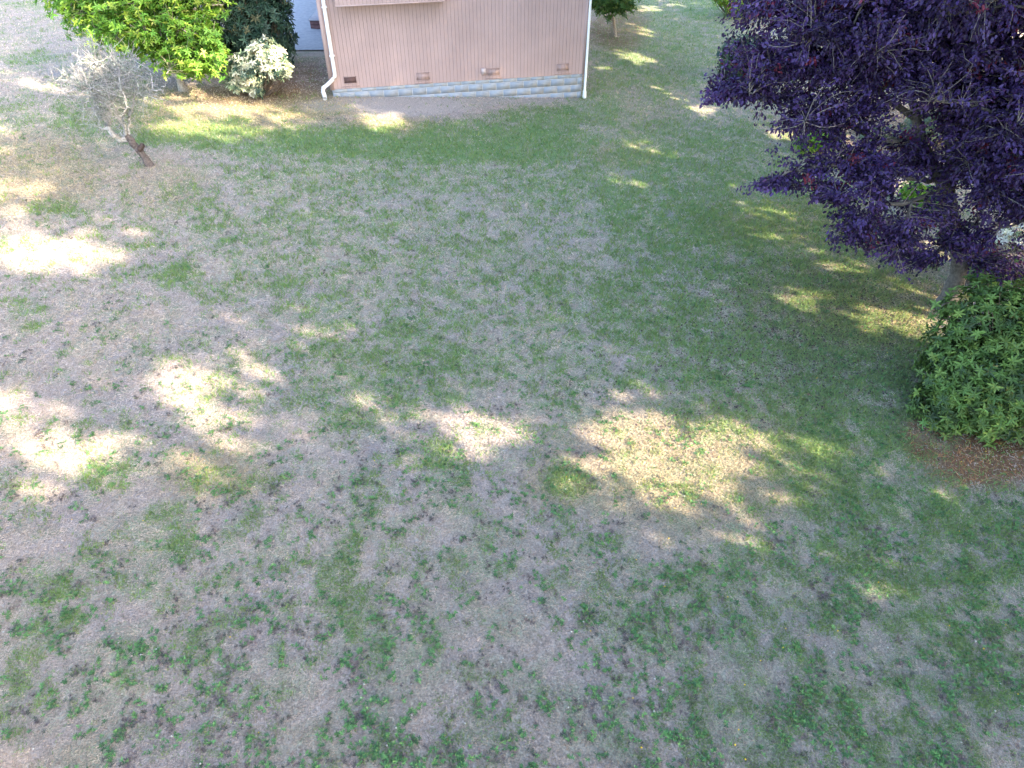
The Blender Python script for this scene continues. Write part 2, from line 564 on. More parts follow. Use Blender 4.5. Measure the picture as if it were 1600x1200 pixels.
xs = axis([(-400, -60, 20), (-60, -18, 1.5), (-18, 18, .1), (18, 60, 1.5), (60, 400.1, 20)])
ys = axis([(-200, -40, 20), (-40, 1.5, 1.5), (1.5, 34, .1), (34, 60, 1.0), (60, 500.1, 20)])
XX, YY = np.meshgrid(xs, ys)
gx, gy = XX.ravel(), YY.ravel()
g, d, m, k, go = lawn_maps(gx, gy)
fine = noise(gx, gy, .22, 61, 3)
gg = np.clip(g * 1.1 + (fine - .5) * 1.4 - .12, 0, 1)
c = lerp(np.tile(GREY * .62, (len(gx), 1)), STRAW * .7, noise(gx, gy, .5, 8, 2))
c = lerp(c, SUNGOLDC * .5, go * .8)
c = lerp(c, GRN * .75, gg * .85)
c = lerp(c, DULLGREEN, np.clip(k, 0, 1) * .6)
c = lerp(c, DIRTC, np.clip(d * 1.2, 0, 1))
c = lerp(c, MULCHC, np.clip(m * (0.5 + fine), 0, 1))
gm = MB()
nx, ny = len(xs), len(ys)
i = np.arange(nx - 1)[None, :] + np.arange(ny - 1)[:, None] * nx
F = np.stack([i, i + 1, i + nx + 1, i + nx], -1).reshape(-1, 4)
gm.add(np.stack([gx, gy, H(gx, gy) + (fine - .5) * .012], -1), F, c)
tag(gm.build("lawn", M_ground, smooth_=True), kind="structure")

# ---------------------------------------------------------------- the house
ZS = CH - 6.83                              # bottom of the siding
A0 = np.array([-5.075, 20.435]); A1 = np.array([2.11, 21.81])
ux = unit(A1 - A0); uy = np.array([-ux[1], ux[0]])
HW, HD, HE = 7.315, 12.0, ZS + 2.95


def HL(v):
    """house frame: x along the front wall, y into the house, z up"""
    v = np.atleast_2d(v).astype(float)
    xy = A0[None] + v[:, :1] * ux[None] + v[:, 1:2] * uy[None]
    return np.concatenate([xy, v[:, 2:3]], 1)


house = empty("house", (A0[0], A0[1], ZS - .2), "pink house with vertical board siding on a grey concrete block foundation", "house")


def hpix(px, py, off=0.0):
    """photo pixel -> local x, z on the front wall plane pushed out by off"""
    u, y, z = ray(px, py)
    o = A0 - uy * off
    # ray: (u,y,z)*t ; plane: dot(p-o, uy)=0
    t = (o @ uy) / (u * uy[0] + y * uy[1])
    p = np.array([u * t, y * t])
    return float((p - o) @ ux), float(CH + z * t)


PK = np.array([.405, .290, .265])


def siding(mb, x0, x1, z0, z1, y, thick, pitch=.1016, gw=.009, gd=.007, M=HL, colr=PK):
    """grooved panel facing -y, grooves are real"""
    n = max(1, int(round((x1 - x0) / pitch)))
    e = np.linspace(x0, x1, n + 1)
    prof, cc = [], []
    for j in range(n):
        a, b = e[j] + (gw / 2 if j else 0), e[j + 1] - (gw / 2 if j < n - 1 else 0)
        t = 1 + random.uniform(-.018, .018)
        prof += [(a, y), (b, y)]; cc += [t, t]
        if j < n - 1:
            prof += [(b + .001, y + gd), (b + gw - .001, y + gd)]; cc += [.58, .58]
    prof = np.array(prof)
    k = len(prof)
    V = np.zeros((2 * k, 3))
    V[:k, :2] = prof; V[:k, 2] = z0
    V[k:, :2] = prof; V[k:, 2] = z1
    F = [[j, j + 1, k + j + 1, k + j] for j in range(k - 1)]
    V2 = M(V)
    # separate faces so that the groove keeps its own tone
    Vn, Fn, Cn = [], [], []
    for j, f in enumerate(F):
        tone = min(cc[j], cc[j + 1])
        Vn.append(V2[f]); Fn.append([4 * j, 4 * j + 1, 4 * j + 2, 4 * j + 3]); Cn += [colr * tone] * 4
    mb.add(np.concatenate(Vn), Fn, np.array(Cn))
    mb.box(x0, x1, y + gd + .004, y + thick, z0, z1, colr * .6, M)


w = MB()
siding(w, .10, HW - .06, ZS, HE, -.02, .12)
w.box(-.012, .10, -.035, .1, ZS - .012, HE, PK * 1.02, HL)
w.box(HW - .06, HW + .012, -.035, .1, ZS - .012, HE, PK * 1.02, HL)
# side and back walls
w.box(-.01, .1, .102, HD, ZS, HE, PK, HL)
w.box(HW - .1, HW + .01, .102, HD, ZS, HE, PK, HL)
w.box(.102, HW - .102, HD - .1, HD, ZS, HE, PK, HL)
# gable above the eaves
RG = HE + 1.5
v = HL([[0, -.02, HE + .002], [HW, -.02, HE + .002], [HW / 2, -.02, RG], [0, HD, HE + .002], [HW, HD, HE + .002], [HW / 2, HD, RG]])
w.add(v, [[0, 1, 2], [5, 4, 3]], PK)
w.build("wall", M_pink, house)
# foundation: real blocks in running bond
fb = MB()
rng = random.Random(5)
rows = [(ZS - .108, ZS - .004, 1.18)] + [(ZS - .108 - .2032 * (q + 1), ZS - .108 - .2032 * q, 1.0) for q in range(5)]
for q, (z0, z1, br) in enumerate(rows):
    x = .03 - (.2032 if q % 2 else 0)
    while x < HW - .03:
        a, b = max(.03, x) + .004, min(HW - .03, x + .4064) - .004
        if b > a + .02:
            t = br * (1 + rng.uniform(-.05, .05))
            fb.box(a, b, rng.uniform(0, .0008), .18, z0 + .0035, z1 - .0035, np.array([.30, .325, .355]) * t, HL)
        x += .4064
fb.box(.033, HW - .033, .0022, .17, ZS - 1.2, ZS - .006, (.46, .47, .49), HL)
fb.box(.034, .17, .182, HD - .05, ZS - 1.2, ZS - .006, (.38, .39, .40), HL)
fb.box(HW - .17, HW - .034, .182, HD - .05, ZS - 1.2, ZS - .006, (.38, .39, .40), HL)
fb.build("foundation", M_block, house)
# roof
rf = MB()
for sgn in (-1, 1):
    xe = -.45 if sgn < 0 else HW + .45
    ze = HE - .45 * (RG - HE) / (HW / 2)
    v = HL([[xe, -.5, ze + .08], [HW / 2, -.5, RG + .08], [HW / 2, HD + .5, RG + .08], [xe, HD + .5, ze + .08],
            [xe, -.5, ze + .2], [HW / 2, -.5, RG + .2], [HW / 2, HD + .5, RG + .2], [xe, HD + .5, ze + .2]])
    rf.add(v, [[0, 1, 2, 3], [7, 6, 5, 4], [0, 4, 5, 1], [3, 2, 6, 7], [0, 3, 7, 4], [1, 5, 6, 2]], (.17, .16, .155))
rf.build("roof", M_roof, house)
# boxed-out bay high on the front wall
BP = .45
bx0, bz0 = hpix(524, 9, BP)
bx1, _ = hpix(694, 0, BP)
b_ = MB()
siding(b_, bx0, bx1, bz0, HE - .15, -BP, .08)
b_.box(bx0, bx0 + .03, -BP + .082, -.036, bz0, HE - .15, PK * .97, HL)
b_.box(bx1 - .03, bx1, -BP + .082, -.036, bz0, HE - .15, PK * .97, HL)
b_.box(bx0 - .002, bx1 + .002, -BP - .004, -.037, bz0 - .03, bz0 - .001, PK * 1.12, HL)
b_.build("bay", M_pink, house)
# crawl-space vents
for n_, (xa, xb, ya, yb) in enumerate([(537, 557, 121, 128), (651, 671, 115, 123), (762, 780, 108, 115.5), (871, 888, 101, 108.5)]):
    x0, z1 = hpix(xa, (ya), .03)
    x1, z0 = hpix(xb, (yb), .03)
    z0 -= .02
    vm = MB()
    fr = .014
    y0, y1 = -.046, -.0215
    for (a, b, c0, c1) in [(x0 - fr, x1 + fr, z1, z1 + fr), (x0 - fr, x1 + fr, z0 - fr, z0), (x0 - fr, x0, z0, z1), (x1, x1 + fr, z0, z1)]:
        vm.box(a, b, y0, y1, c0, c1, PK * (.8 if c0 >= z1 else .97), HL)
    vm.box(x0 - .07, x1 + .07, y0 + .012, y1, z0 - .10, z0 - .085, PK * .75, HL)
    fo = vm.build("vent_frame", M_pink, house)
    pm = MB()
    tone = (.12, .075, .07) if n_ == 0 else PK * .98
    pm.box(x0 + .001, x1 - .001, -.030, -.0212, z0 + .001, z1 - .001, tone, HL)
    if n_:
        for fx in (.35, .68):
            xm = x0 + (x1 - x0) * fx
            pm.box(xm - .006, xm + .006, -.034, -.0305, z0 + .002, z1 - .002, PK * .8, HL)
    pm.build("vent_panel", M_pink if n_ else M_dark, fo)
ub = MB()
x0, z1 = hpix(752.5, 107, .05); x1, z0 = hpix(759, 115.5, .05)
ub.box(x0, x1, -.10, -.0215, z0, z1, (.50, .39, .36), HL)
ub.box(x0 - .006, x1 + .006, -.108, -.1005, z0 + .01, z1 + .008, (.52, .41, .38), HL)
ub.build("junction_box", M_white, house)


def pipe(name, pts, r, sq=True, col=(.80, .80, .80)):
    m_ = MB()
    P_ = path(pts, 60) if len(pts) > 2 else path(pts, 10)
    tubes(m_, HL(P_), np.full(len(P_), r), 8 if not sq else 4, col)
    return m_, P_


# left downspout: down the wall, elbow to the corner, spout to the ground
xa, za = hpix(501, 0, .09); xb, zb = hpix(523.5, 118, .09); xc, zc = hpix(507, 137.5, .16); xd, zd = hpix(504, 148, .30)
top = HE - .12
ds = MB()
xt = xa + (xa - xb) * 0
P_ = np.array([[xb, -.09, top], [xb, -.09, zb + .12]])
tubes(ds, HL(P_), np.full(2, .052), 8, (.82, .82, .82))
P_ = path([[xb, -.09, zb + .125], [xb, -.09, zb + .02], [xb - .07, -.10, zb - .09], [xc + .06, -.13, zc + .05], [xc - .03, -.16, zc + .01]], 16)
tubes(ds, HL(P_), np.full(16, .052), 8, (.80, .80, .80))
P_ = path([[xc - .025, -.158, zc + .03], [xc - .05, -.18, zc - .08], [xc - .03, -.25, zc - .17], [xc - .02, -.36, zc - .22]], 12)
tubes(ds, HL(P_), np.linspace(.055, .062, 12), 8, (.70, .69, .67))
for zz in (zb + .5, zb + 1.7):
    ds.box(xb - .07, xb + .07, -.148, -.0365, zz, zz + .03, (.80, .80, .80), HL)
ds.build("downspout", M_white, house, True)
# right downspout at the corner
ds = MB()
xr = HW + .05
zg = float(H(*(A0 + ux * xr - uy * .08))) + .02
tubes(ds, HL(np.array([[xr, -.06, HE - .12], [xr, -.06, zg + .22]])), np.full(2, .036), 8, (.80, .80, .80))
tubes(ds, HL(np.array([[xr, -.06, zg + .25], [xr, -.06, zg + .21], [xr, -.06, zg + .19], [xr, -.065, zg]])), np.array([.038, .045, .056, .062]), 8, (.72, .72, .71))
ds.build("downspout", M_white, house, True)

# driveway behind the shrubs, left of the house
dr = MB()
e0 = gnd(350, 81); e1 = gnd(540, 79)
yb0 = float(e0[1]); yb1 = float(e1[1])
cx = np.linspace(float(e0[0]), float(e1[0]) + .1, 12)
cy = np.linspace(0, 26, 40)
Xd, Yd = np.meshgrid(cx, cy)
Yd = Yd + yb0 + (Xd - cx[0]) / (cx[-1] - cx[0]) * (yb1 - yb0)
x_, y_ = Xd.ravel(), Yd.ravel()
i = np.arange(11)[None, :] + np.arange(39)[:, None] * 12
F = np.stack([i, i + 1, i + 13, i + 12], -1).reshape(-1, 4)
pav = lerp(np.tile([.30, .32, .36], (len(x_), 1)), np.array([.36, .37, .40]), smooth(31.0, 31.6, y_))  # sunlit far end painted lighter beyond a shadow edge
dr.add(np.stack([x_, y_, H(x_, y_) + .03], -1), F, pav)
tag(dr.build("driveway", M_asph), kind="structure")

# dark maroon box by the far side wall of the house
pb = G(487, 46)
pbx = empty("porch_step", pb, "low step with dark maroon front on the driveway against the pink house", "step")
q = MB()
for kz in range(2):
    q.box(pb[0] - .02, pb[0] + 1.2, pb[1], pb[1] + 4.2, pb[2] - .01 + kz * .145, pb[2] + .133 + kz * .145, (.13, .07, .075))
q.build("riser", M_wood, pbx)
q = MB()
q.box(pb[0] - .05, pb[0] + 1.22, pb[1] - .03, pb[1] + 4.25, pb[2] + .281, pb[2] + .31, (.30, .29, .33))
q.build("tread", M_asph, pbx)

# ---------------------------------------------------------------- vegetation
GREENPAL = [(.10, .23, .03), (.16, .30, .035), (.26, .36, .05), (.40, .42, .12)]
# bright green broad-leaved tree, top left
gb = G(288, 141)
Yg = gb[1]
def A_(px, py, Y): return at(px, py, Y)
lob = [(A_(235, 0, Yg + .3), (1.9, 1.9, 1.25)), (A_(150, 10, Yg + .5), (1.35, 1.4, .95)), (A_(290, 70, Yg - .5), (1.15, 1.1, .75)),
       (A_(205, 55, Yg - .3), (1.2, 1.1, .62)), (A_(322, 88, Yg - .6), (.65, .8, .62)), (A_(240, -70, Yg + .8), (1.9, 1.8, 1.2)), (A_(285, 20, Yg), (.95, 1.1, .9)), (A_(300, 112, Yg - .5), (.35, .4, .25))]
tp = A_(262, 0, Yg + .3)
limbs = [([gb - [0, 0, .1], gb + [-.1, 0, .6], gb + [-.35, .1, 1.3], tp, tp + [.1, .2, 1.4]], .11, .04),
         ([gb + [-.05, 0, .45], A_(215, 60, Yg - .2), A_(140, 15, Yg + .4)], .06, .02),
         ([gb + [0, 0, .35], A_(310, 70, Yg - .4), A_(335, 60, Yg - .4)], .05, .02),
         ([gb + [-.1, 0, .8], A_(300, 20, Yg), A_(330, -30, Yg + .3)], .05, .02),
         ([gb + [-.2, 0, .9], A_(220, 20, Yg - .3), A_(180, -20, Yg)], .05, .02)]
make_tree("broadleaf_tree", "bright green broad-leaved tree at the top left, behind the small bare grey tree", "tree", gb, limbs, lob, 70, 2100,
          dict(n=3, whorl=6, spread=.07, L=.12, W=.36, pal=GREENPAL, w=[4, 4, 2, .12], mat=M_leaf, **{'from': .5}), 21, (.30, .27, .23), (.2, .2, .12), shell=.42)

# dark evergreen shrub; the leaves at its foot are painted pale for sunlight
DARKPAL = [(.028, .065, .045), (.04, .085, .05), (.07, .11, .07), (.12, .12, .06)]
db = G(395, 118)
Yd_ = db[1] + .8
make_shrub("evergreen_shrub", "tall dark blue-green evergreen shrub beside the driveway, left of the pink house", "shrub", db + [0, .8, 0],
           [(at(385, 40, Yd_), (1.15, 1.1, 1.2)), (at(370, -30, Yd_ + .3), (1.2, 1.1, 1.1)), (at(425, 45, Yd_ - .1), (.62, .8, 1.0)), (at(405, -50, Yd_ + .3), (1.0, 1.0, 1.2)), (at(350, 90, Yd_ - .2), (.7, .8, .7))],
           3200, 8, .15, .26, DARKPAL, [5, 5, 2, .6], M_glossy, 31, open_=.85, depth=.4, nstem=14)
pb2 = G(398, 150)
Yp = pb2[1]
make_shrub("sun_pale_shrub", "sunlit foot of the dark evergreen with leaves painted pale cream, left of the house", "shrub", pb2 + [0, .15, 0],
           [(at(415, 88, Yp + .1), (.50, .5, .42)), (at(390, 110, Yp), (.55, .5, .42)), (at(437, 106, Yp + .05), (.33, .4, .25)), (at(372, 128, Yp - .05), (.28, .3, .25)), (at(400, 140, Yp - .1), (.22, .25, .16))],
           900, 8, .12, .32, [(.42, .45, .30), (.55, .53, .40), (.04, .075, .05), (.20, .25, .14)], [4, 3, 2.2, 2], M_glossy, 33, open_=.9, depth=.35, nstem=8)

# small leaning, half-dead grey tree
sb = G(236, 259)
Ys = sb[1]
lt = lambda px, py, dy=0.0: at(px, py, Ys + dy)
limbs = [([sb - [0, 0, .1], lt(222, 240), lt(208, 224, -.03), lt(196, 212, 0)], .085, .07),
         ([lt(198, 214), lt(186, 218, -.1), lt(176, 210, -.15), lt(169, 195, -.1), lt(165, 188, -.1)], .07, .045),
         ([lt(166, 190, -.1), lt(150, 165, 0), lt(135, 130, .1), lt(110, 120, .2)], .04, .012),
         ([lt(170, 198, -.12), lt(172, 160, -.1), lt(165, 125, 0), lt(150, 95, .1)], .035, .010),
         ([lt(198, 214), lt(194, 195, .1), lt(184, 178, .1), lt(176, 150, .1), lt(168, 125, .15)], .045, .015),
         ([lt(197, 212), lt(193, 190, -.15), lt(196, 165, -.2), lt(188, 130, -.15), lt(185, 100, 0)], .035, .012),
         ([lt(200, 213), lt(201, 190, .1), lt(208, 165, .15), lt(210, 148, .2)], .032, .024),
         ([lt(210, 150, .2), lt(222, 146, .25), lt(240, 140, .3), lt(252, 141, .3), lt(258, 148, .35)], .022, .010),
         ([lt(210, 150, .2), lt(200, 148, .2), lt(192, 156, .2)], .02, .008),
         ([lt(210, 150, .2), lt(215, 125, .2), lt(222, 105, .3)], .018, .006),
         ([lt(252, 141, .3), lt(258, 130, .3), lt(266, 121, .3)], .010, .004),
         ([lt(196, 213), lt(186, 200, .2), lt(178, 195, .2)], .018, .008),
         ([lt(165, 150, -.1), lt(140, 142, -.1), lt(112, 128, -.1), lt(84, 125, 0)], .016, .005),
         ([lt(160, 160, -.1), lt(135, 140, -.2), lt(105, 142, -.2), lt(88, 146, -.2)], .014, .004)]
lob = [(lt(165, 130, .1), (.62, .7, .75)), (lt(150, 150, -.1), (.55, .6, .5)), (lt(195, 115, .2), (.6, .6, .5)), (lt(120, 130, .1), (.55, .5, .35)),
       (lt(160, 95, .2), (.5, .5, .45)), (lt(155, 185, -.1), (.28, .3, .25)), (lt(140, 78, .2), (.28, .3, .25)), (lt(225, 150, .2), (.35, .3, .22)), (lt(178, 160, 0), (.5, .5, .4))]
make_tree("olive_tree", "small leaning grey tree with mostly bare twigs and sparse silvery leaves on the left lawn", "tree", sb, limbs, lob, 60, 520,
          dict(n=10, spread=.035, L=.05, W=.28, pal=[(.25, .28, .22), (.33, .35, .29), (.17, .21, .13), (.48, .48, .42)], w=[4, 3, 2, 1], mat=M_grey, along=.8, hang=0, nj=1, **{'from': .4}),
          41, (.38, .355, .33), (.36, .34, .32), tw_r=(.008, .003), shell=.5, extra=1100, sag=.04, trunkcol=(.13, .105, .095))
# dark stub on its trunk
root = [o for o in S.objects if o.name == "olive_tree"][0]
st = MB()
tubes(st, path([lt(216, 236), lt(221, 229, -.08), lt(224, 225, -.12)], 7, .006), np.array([.07, .065, .06, .055, .055, .05, .02]), 8, (.10, .07, .06))
st.build("branch_stub", M_bark, root)

# little tree right of the house
rb = G(961, 57)
Yr = rb[1]
make_tree("small_tree", "small dark green tree with pale thin trunk by the right corner of the pink house", "tree", rb,
          [([rb - [0, 0, .1], at(959, 35, Yr), at(956, 10, Yr), at(957, -30, Yr)], .075, .04), ([at(958, 22, Yr), at(975, 0, Yr), at(990, -20, Yr)], .03, .01), ([at(957, 15, Yr), at(940, 0, Yr), at(930, -20, Yr)], .03, .01)],
          [(at(958, -25, Yr), (1.0, 1.0, 1.15)), (at(945, 8, Yr - .2), (.55, .6, .42)), (at(975, 5, Yr - .1), (.55, .6, .4)), (at(930, -10, Yr), (.5, .6, .6))], 30, 420,
          dict(n=3, whorl=6, spread=.06, L=.13, W=.3, pal=[(.05, .12, .03), (.08, .17, .04), (.13, .21, .05)], w=[3, 3, 1], mat=M_leaf, **{'from': .4}), 51, (.34, .30, .26), (.15, .12, .08), shell=.45)

# purple-leaved tree on the right
tb = G(1474, 482)
Yt = tb[1]
U_ = lambda px, py, dy=0.0: at(px, py, Yt + dy)
limbs = [([tb - [0, 0, .15], U_(1490, 450, 0), U_(1500, 415, .05), U_(1490, 360, .1), U_(1478, 300, .2)], .17, .13),
         ([U_(1478, 305, .2), U_(1452, 250, .4), U_(1432, 200, .6), U_(1428, 165, .8), U_(1415, 120, 1.1), U_(1395, 40, 1.5)], .11, .04),
         ([U_(1480, 300, .2), U_(1485, 220, .3), U_(1475, 120, .6), U_(1462, 40, .9), U_(1458, -40, 1.2)], .10, .04),
         ([U_(1480, 310, .2), U_(1505, 240, .1), U_(1530, 160, .2), U_(1560, 60, .4), U_(1600, -50, .6)], .09, .03),
         ([U_(1430, 185, .7), U_(1380, 150, .6), U_(1310, 120, .4), U_(1240, 100, .5), U_(1170, 110, .5)], .055, .015),
         ([U_(1440, 220, .5), U_(1380, 215, .1), U_(1300, 190, -.1), U_(1210, 160, .2), U_(1140, 145, .3)], .05, .012),
         ([U_(1465, 280, .3), U_(1420, 280, -.3), U_(1340, 260, -.6), U_(1260, 265, -.7), U_(1195, 285, -.7)], .05, .012),
         ([U_(1470, 300, .2), U_(1440, 310, -.6), U_(1385, 320, -1.1), U_(1330, 345, -1.2), U_(1300, 375, -1.2)], .045, .012),
         ([U_(1490, 280, .2), U_(1530, 250, -.4), U_(1580, 240, -.8), U_(1650, 260, -1.0)], .06, .02),
         ([U_(1490, 340, .1), U_(1540, 360, -.6), U_(1590, 350, -.9)], .04, .015),
         ([U_(1500, 200, .2), U_(1550, 180, -.7), U_(1620, 170, -1.2)], .05, .02),
         ([U_(1450, 120, .6), U_(1350, 40, .6), U_(1250, 10, .8), U_(1190, 20, .9)], .05, .012),
         ([U_(1475, 120, .6), U_(1480, 30, -.4), U_(1470, -50, -.8)], .05, .02),
         ([U_(1420, 130, .8), U_(1330, 70, 0), U_(1260, 60, -.2)], .04, .01)]
lob = [(U_(1340, 370, -1.2), (.5, .4, .2)), (U_(1420, 405, -.8), (.5, .4, .2)), (U_(1250, 25, .8), (1.15, 1.2, .62)), (U_(1340, 10, .6), (1.1, 1.3, .9)), (U_(1330, 100, .3), (1.25, 1.0, .6)), (U_(1200, 95, .5), (.75, .8, .35)), (U_(1185, 140, .2), (.78, .6, .22)),
       (U_(1290, 185, -.1), (1.1, .8, .38)), (U_(1400, 100, .0), (1.0, 1.0, .6)), (U_(1540, 60, -.2), (1.3, 1.3, .9)), (U_(1590, 190, -.6), (1.15, 1.1, .8)), (U_(1540, 270, -.5), (.75, .8, .52)),
       (U_(1290, 290, -.7), (.9, .5, .24)), (U_(1235, 282, -.7), (.55, .35, .12)), (U_(1380, 280, -.9), (.7, .6, .38)), (U_(1350, 345, -1.2), (.5, .4, .28)), (U_(1590, 310, -.8), (.6, .8, .42)), (U_(1400, 365, -1.0), (.6, .5, .3)), (U_(1450, 330, -.8), (.6, .5, .4)), (U_(1185, 290, -.7), (.3, .25, .08)), (U_(1440, 250, .3), (.8, .7, .6)),
       (U_(1500, 370, -.7), (.55, .6, .32)), (U_(1570, 410, -.2), (.6, .6, .25)), (U_(1430, 10, .8), (.9, 1.3, 1.0)), (U_(1500, 150, .3), (.8, .8, .7)), (U_(1450, 60, .3), (.8, .8, .6)), (U_(1480, -60, .5), (2.2, 1.8, 1.1)), (U_(1680, 150, -.3), (1.6, 1.5, 1.5)), (U_(1660, 340, -.6), (.9, .9, .6)), (U_(1125, 150, .3), (.28, .3, .10)), (U_(1310, 250, -.5), (.8, .5, .2))]


def keep_plum(o):
    a, b = proj(o)
    hole = blobs(a, b, [(1440, 190, 26, 40, .6), (1470, 250, 24, 40, .5), (1440, 300, 50, 26, .9), (1420, 330, 40, 20, .8), (1250, 235, 30, 10, .9), (1585, 372, 32, 22, 1.0), (1470, 395, 20, 15, .4), (1476, 462, 30, 34, 1), (1250, 330, 40, 15, .8)])
    low = (b > 235 + np.maximum(0, (a - 1170)) * 1.0) & (a < 1300) & (b > 300)
    return (R.random(len(o)) > hole) & ~low


make_tree("purple_tree", "large purple-leaved tree with pale twigs along the right side", "tree", tb, limbs, lob, 190, 7400,
          dict(n=26, spread=.055, L=.067, W=.56, pal=[(.033, .019, .076), (.046, .028, .104), (.016, .010, .034), (.10, .016, .035), (.070, .048, .135)], w=[5, 4, 4, .3, 1.6], mat=M_purple, along=.7, hang=.55, nj=.55, **{'from': .3}),
          61, (.10, .09, .08), (.16, .14, .13), tw_r=(.008, .0025), shell=.5, sag=.10, extra=60, keep=keep_plum)

# rhododendron, lower right
hb = G(1580, 690)
Yh = hb[1]
X_ = lambda px, py, dy=0.0: at(px, py, Yh + dy)
make_shrub("rhododendron", "rounded green rhododendron with whorled leaves over brown needles at the right edge", "shrub", hb + [.4, .5, 0],
           [(X_(1572, 590, .6), (.95, .9, .80)), (X_(1530, 610, .5), (.72, .7, .62)), (X_(1640, 560, .7), (1.1, 1.0, .9)), (X_(1500, 560, .9), (.5, .6, .5)), (X_(1475, 635, .5), (.46, .5, .33)), (X_(1445, 645, .6), (.25, .3, .2)), (X_(1600, 690, .2), (.6, .4, .3)), (X_(1520, 670, .3), (.4, .35, .28)), (X_(1660, 640, .4), (.9, .8, .6)), (X_(1550, 640, .35), (.62, .5, .42)), (X_(1560, 500, 1.2), (.8, .7, .55))],
           5600, 8, .092, .33, [(.066, .122, .026), (.09, .155, .032), (.14, .21, .042), (.036, .066, .02), (.26, .22, .07)], [4, 4, 1.6, 3, .06], M_glossy, 71, open_=.92, droop=.22, depth=.42, nstem=14, amt=.27)

# shrubs under and behind the purple tree
SH = [("shrub", "dark green shrub at the left edge of the purple tree, upper right lawn", (1160, 128), [((1165, 88), (.85, .8, .62)), ((1150, 105), (.55, .6, .45))], 700, .13, DARKPAL, [2, 4, 3, .5], M_glossy),
      ("shrub", "yellow-green bright shrub at the top edge above the dark green shrub", (1160, 28), [((1160, 0), (.9, .8, .6)), ((1130, -8), (.5, .6, .4))], 500, .13, GREENPAL, [1, 3, 3, 1], M_leaf),
      ("shrub", "bright green low shrub showing under the left branches of the purple tree", (1268, 240), [((1262, 222), (.34, .4, .28)), ((1290, 215), (.4, .4, .3))], 260, .10, GREENPAL, [4, 3, .5, .1], M_leaf),
      ("shrub", "mid green shrub seen through the gap in the middle of the purple tree", (1450, 330), [((1452, 315), (.50, .5, .34)), ((1425, 300), (.3, .3, .24))], 380, .09, GREENPAL, [5, 2, .4, .1], M_leaf),
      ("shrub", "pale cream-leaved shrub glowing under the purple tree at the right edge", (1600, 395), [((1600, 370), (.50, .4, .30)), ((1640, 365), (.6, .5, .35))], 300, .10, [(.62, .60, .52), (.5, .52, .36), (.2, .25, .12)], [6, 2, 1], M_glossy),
      ("shrub", "dull green shrub behind the trunk of the purple tree and the rhododendron", (1545, 445), [((1545, 425), (.5, .5, .32)), ((1590, 430), (.5, .5, .3))], 420, .10, [(.06, .12, .04), (.09, .16, .05), (.14, .2, .05)], [3, 3, 1.5], M_leaf),
      ("shrub", "grey-green shrub standing behind the upper trunk of the purple tree", (1440, 225), [((1440, 200), (.6, .6, .5)), ((1490, 190), (.6, .6, .5)), ((1370, 215), (.5, .5, .3))], 600, .11, [(.07, .10, .06), (.12, .16, .09), (.2, .22, .14)], [3, 3, 1.5], M_glossy)]
for name, lab, bpx, el, nt, L_, pal, wt, mt in SH:
    b = G(*bpx)
    yy = b[1] + .15
    make_shrub(name, lab, "shrub", b + [0, .15, 0], [(at(p[0], p[1], yy), r) for p, r in el], nt, 7, L_, .32, pal, wt, mt, int(b[0] * 10) & 63, depth=.4, nstem=6)

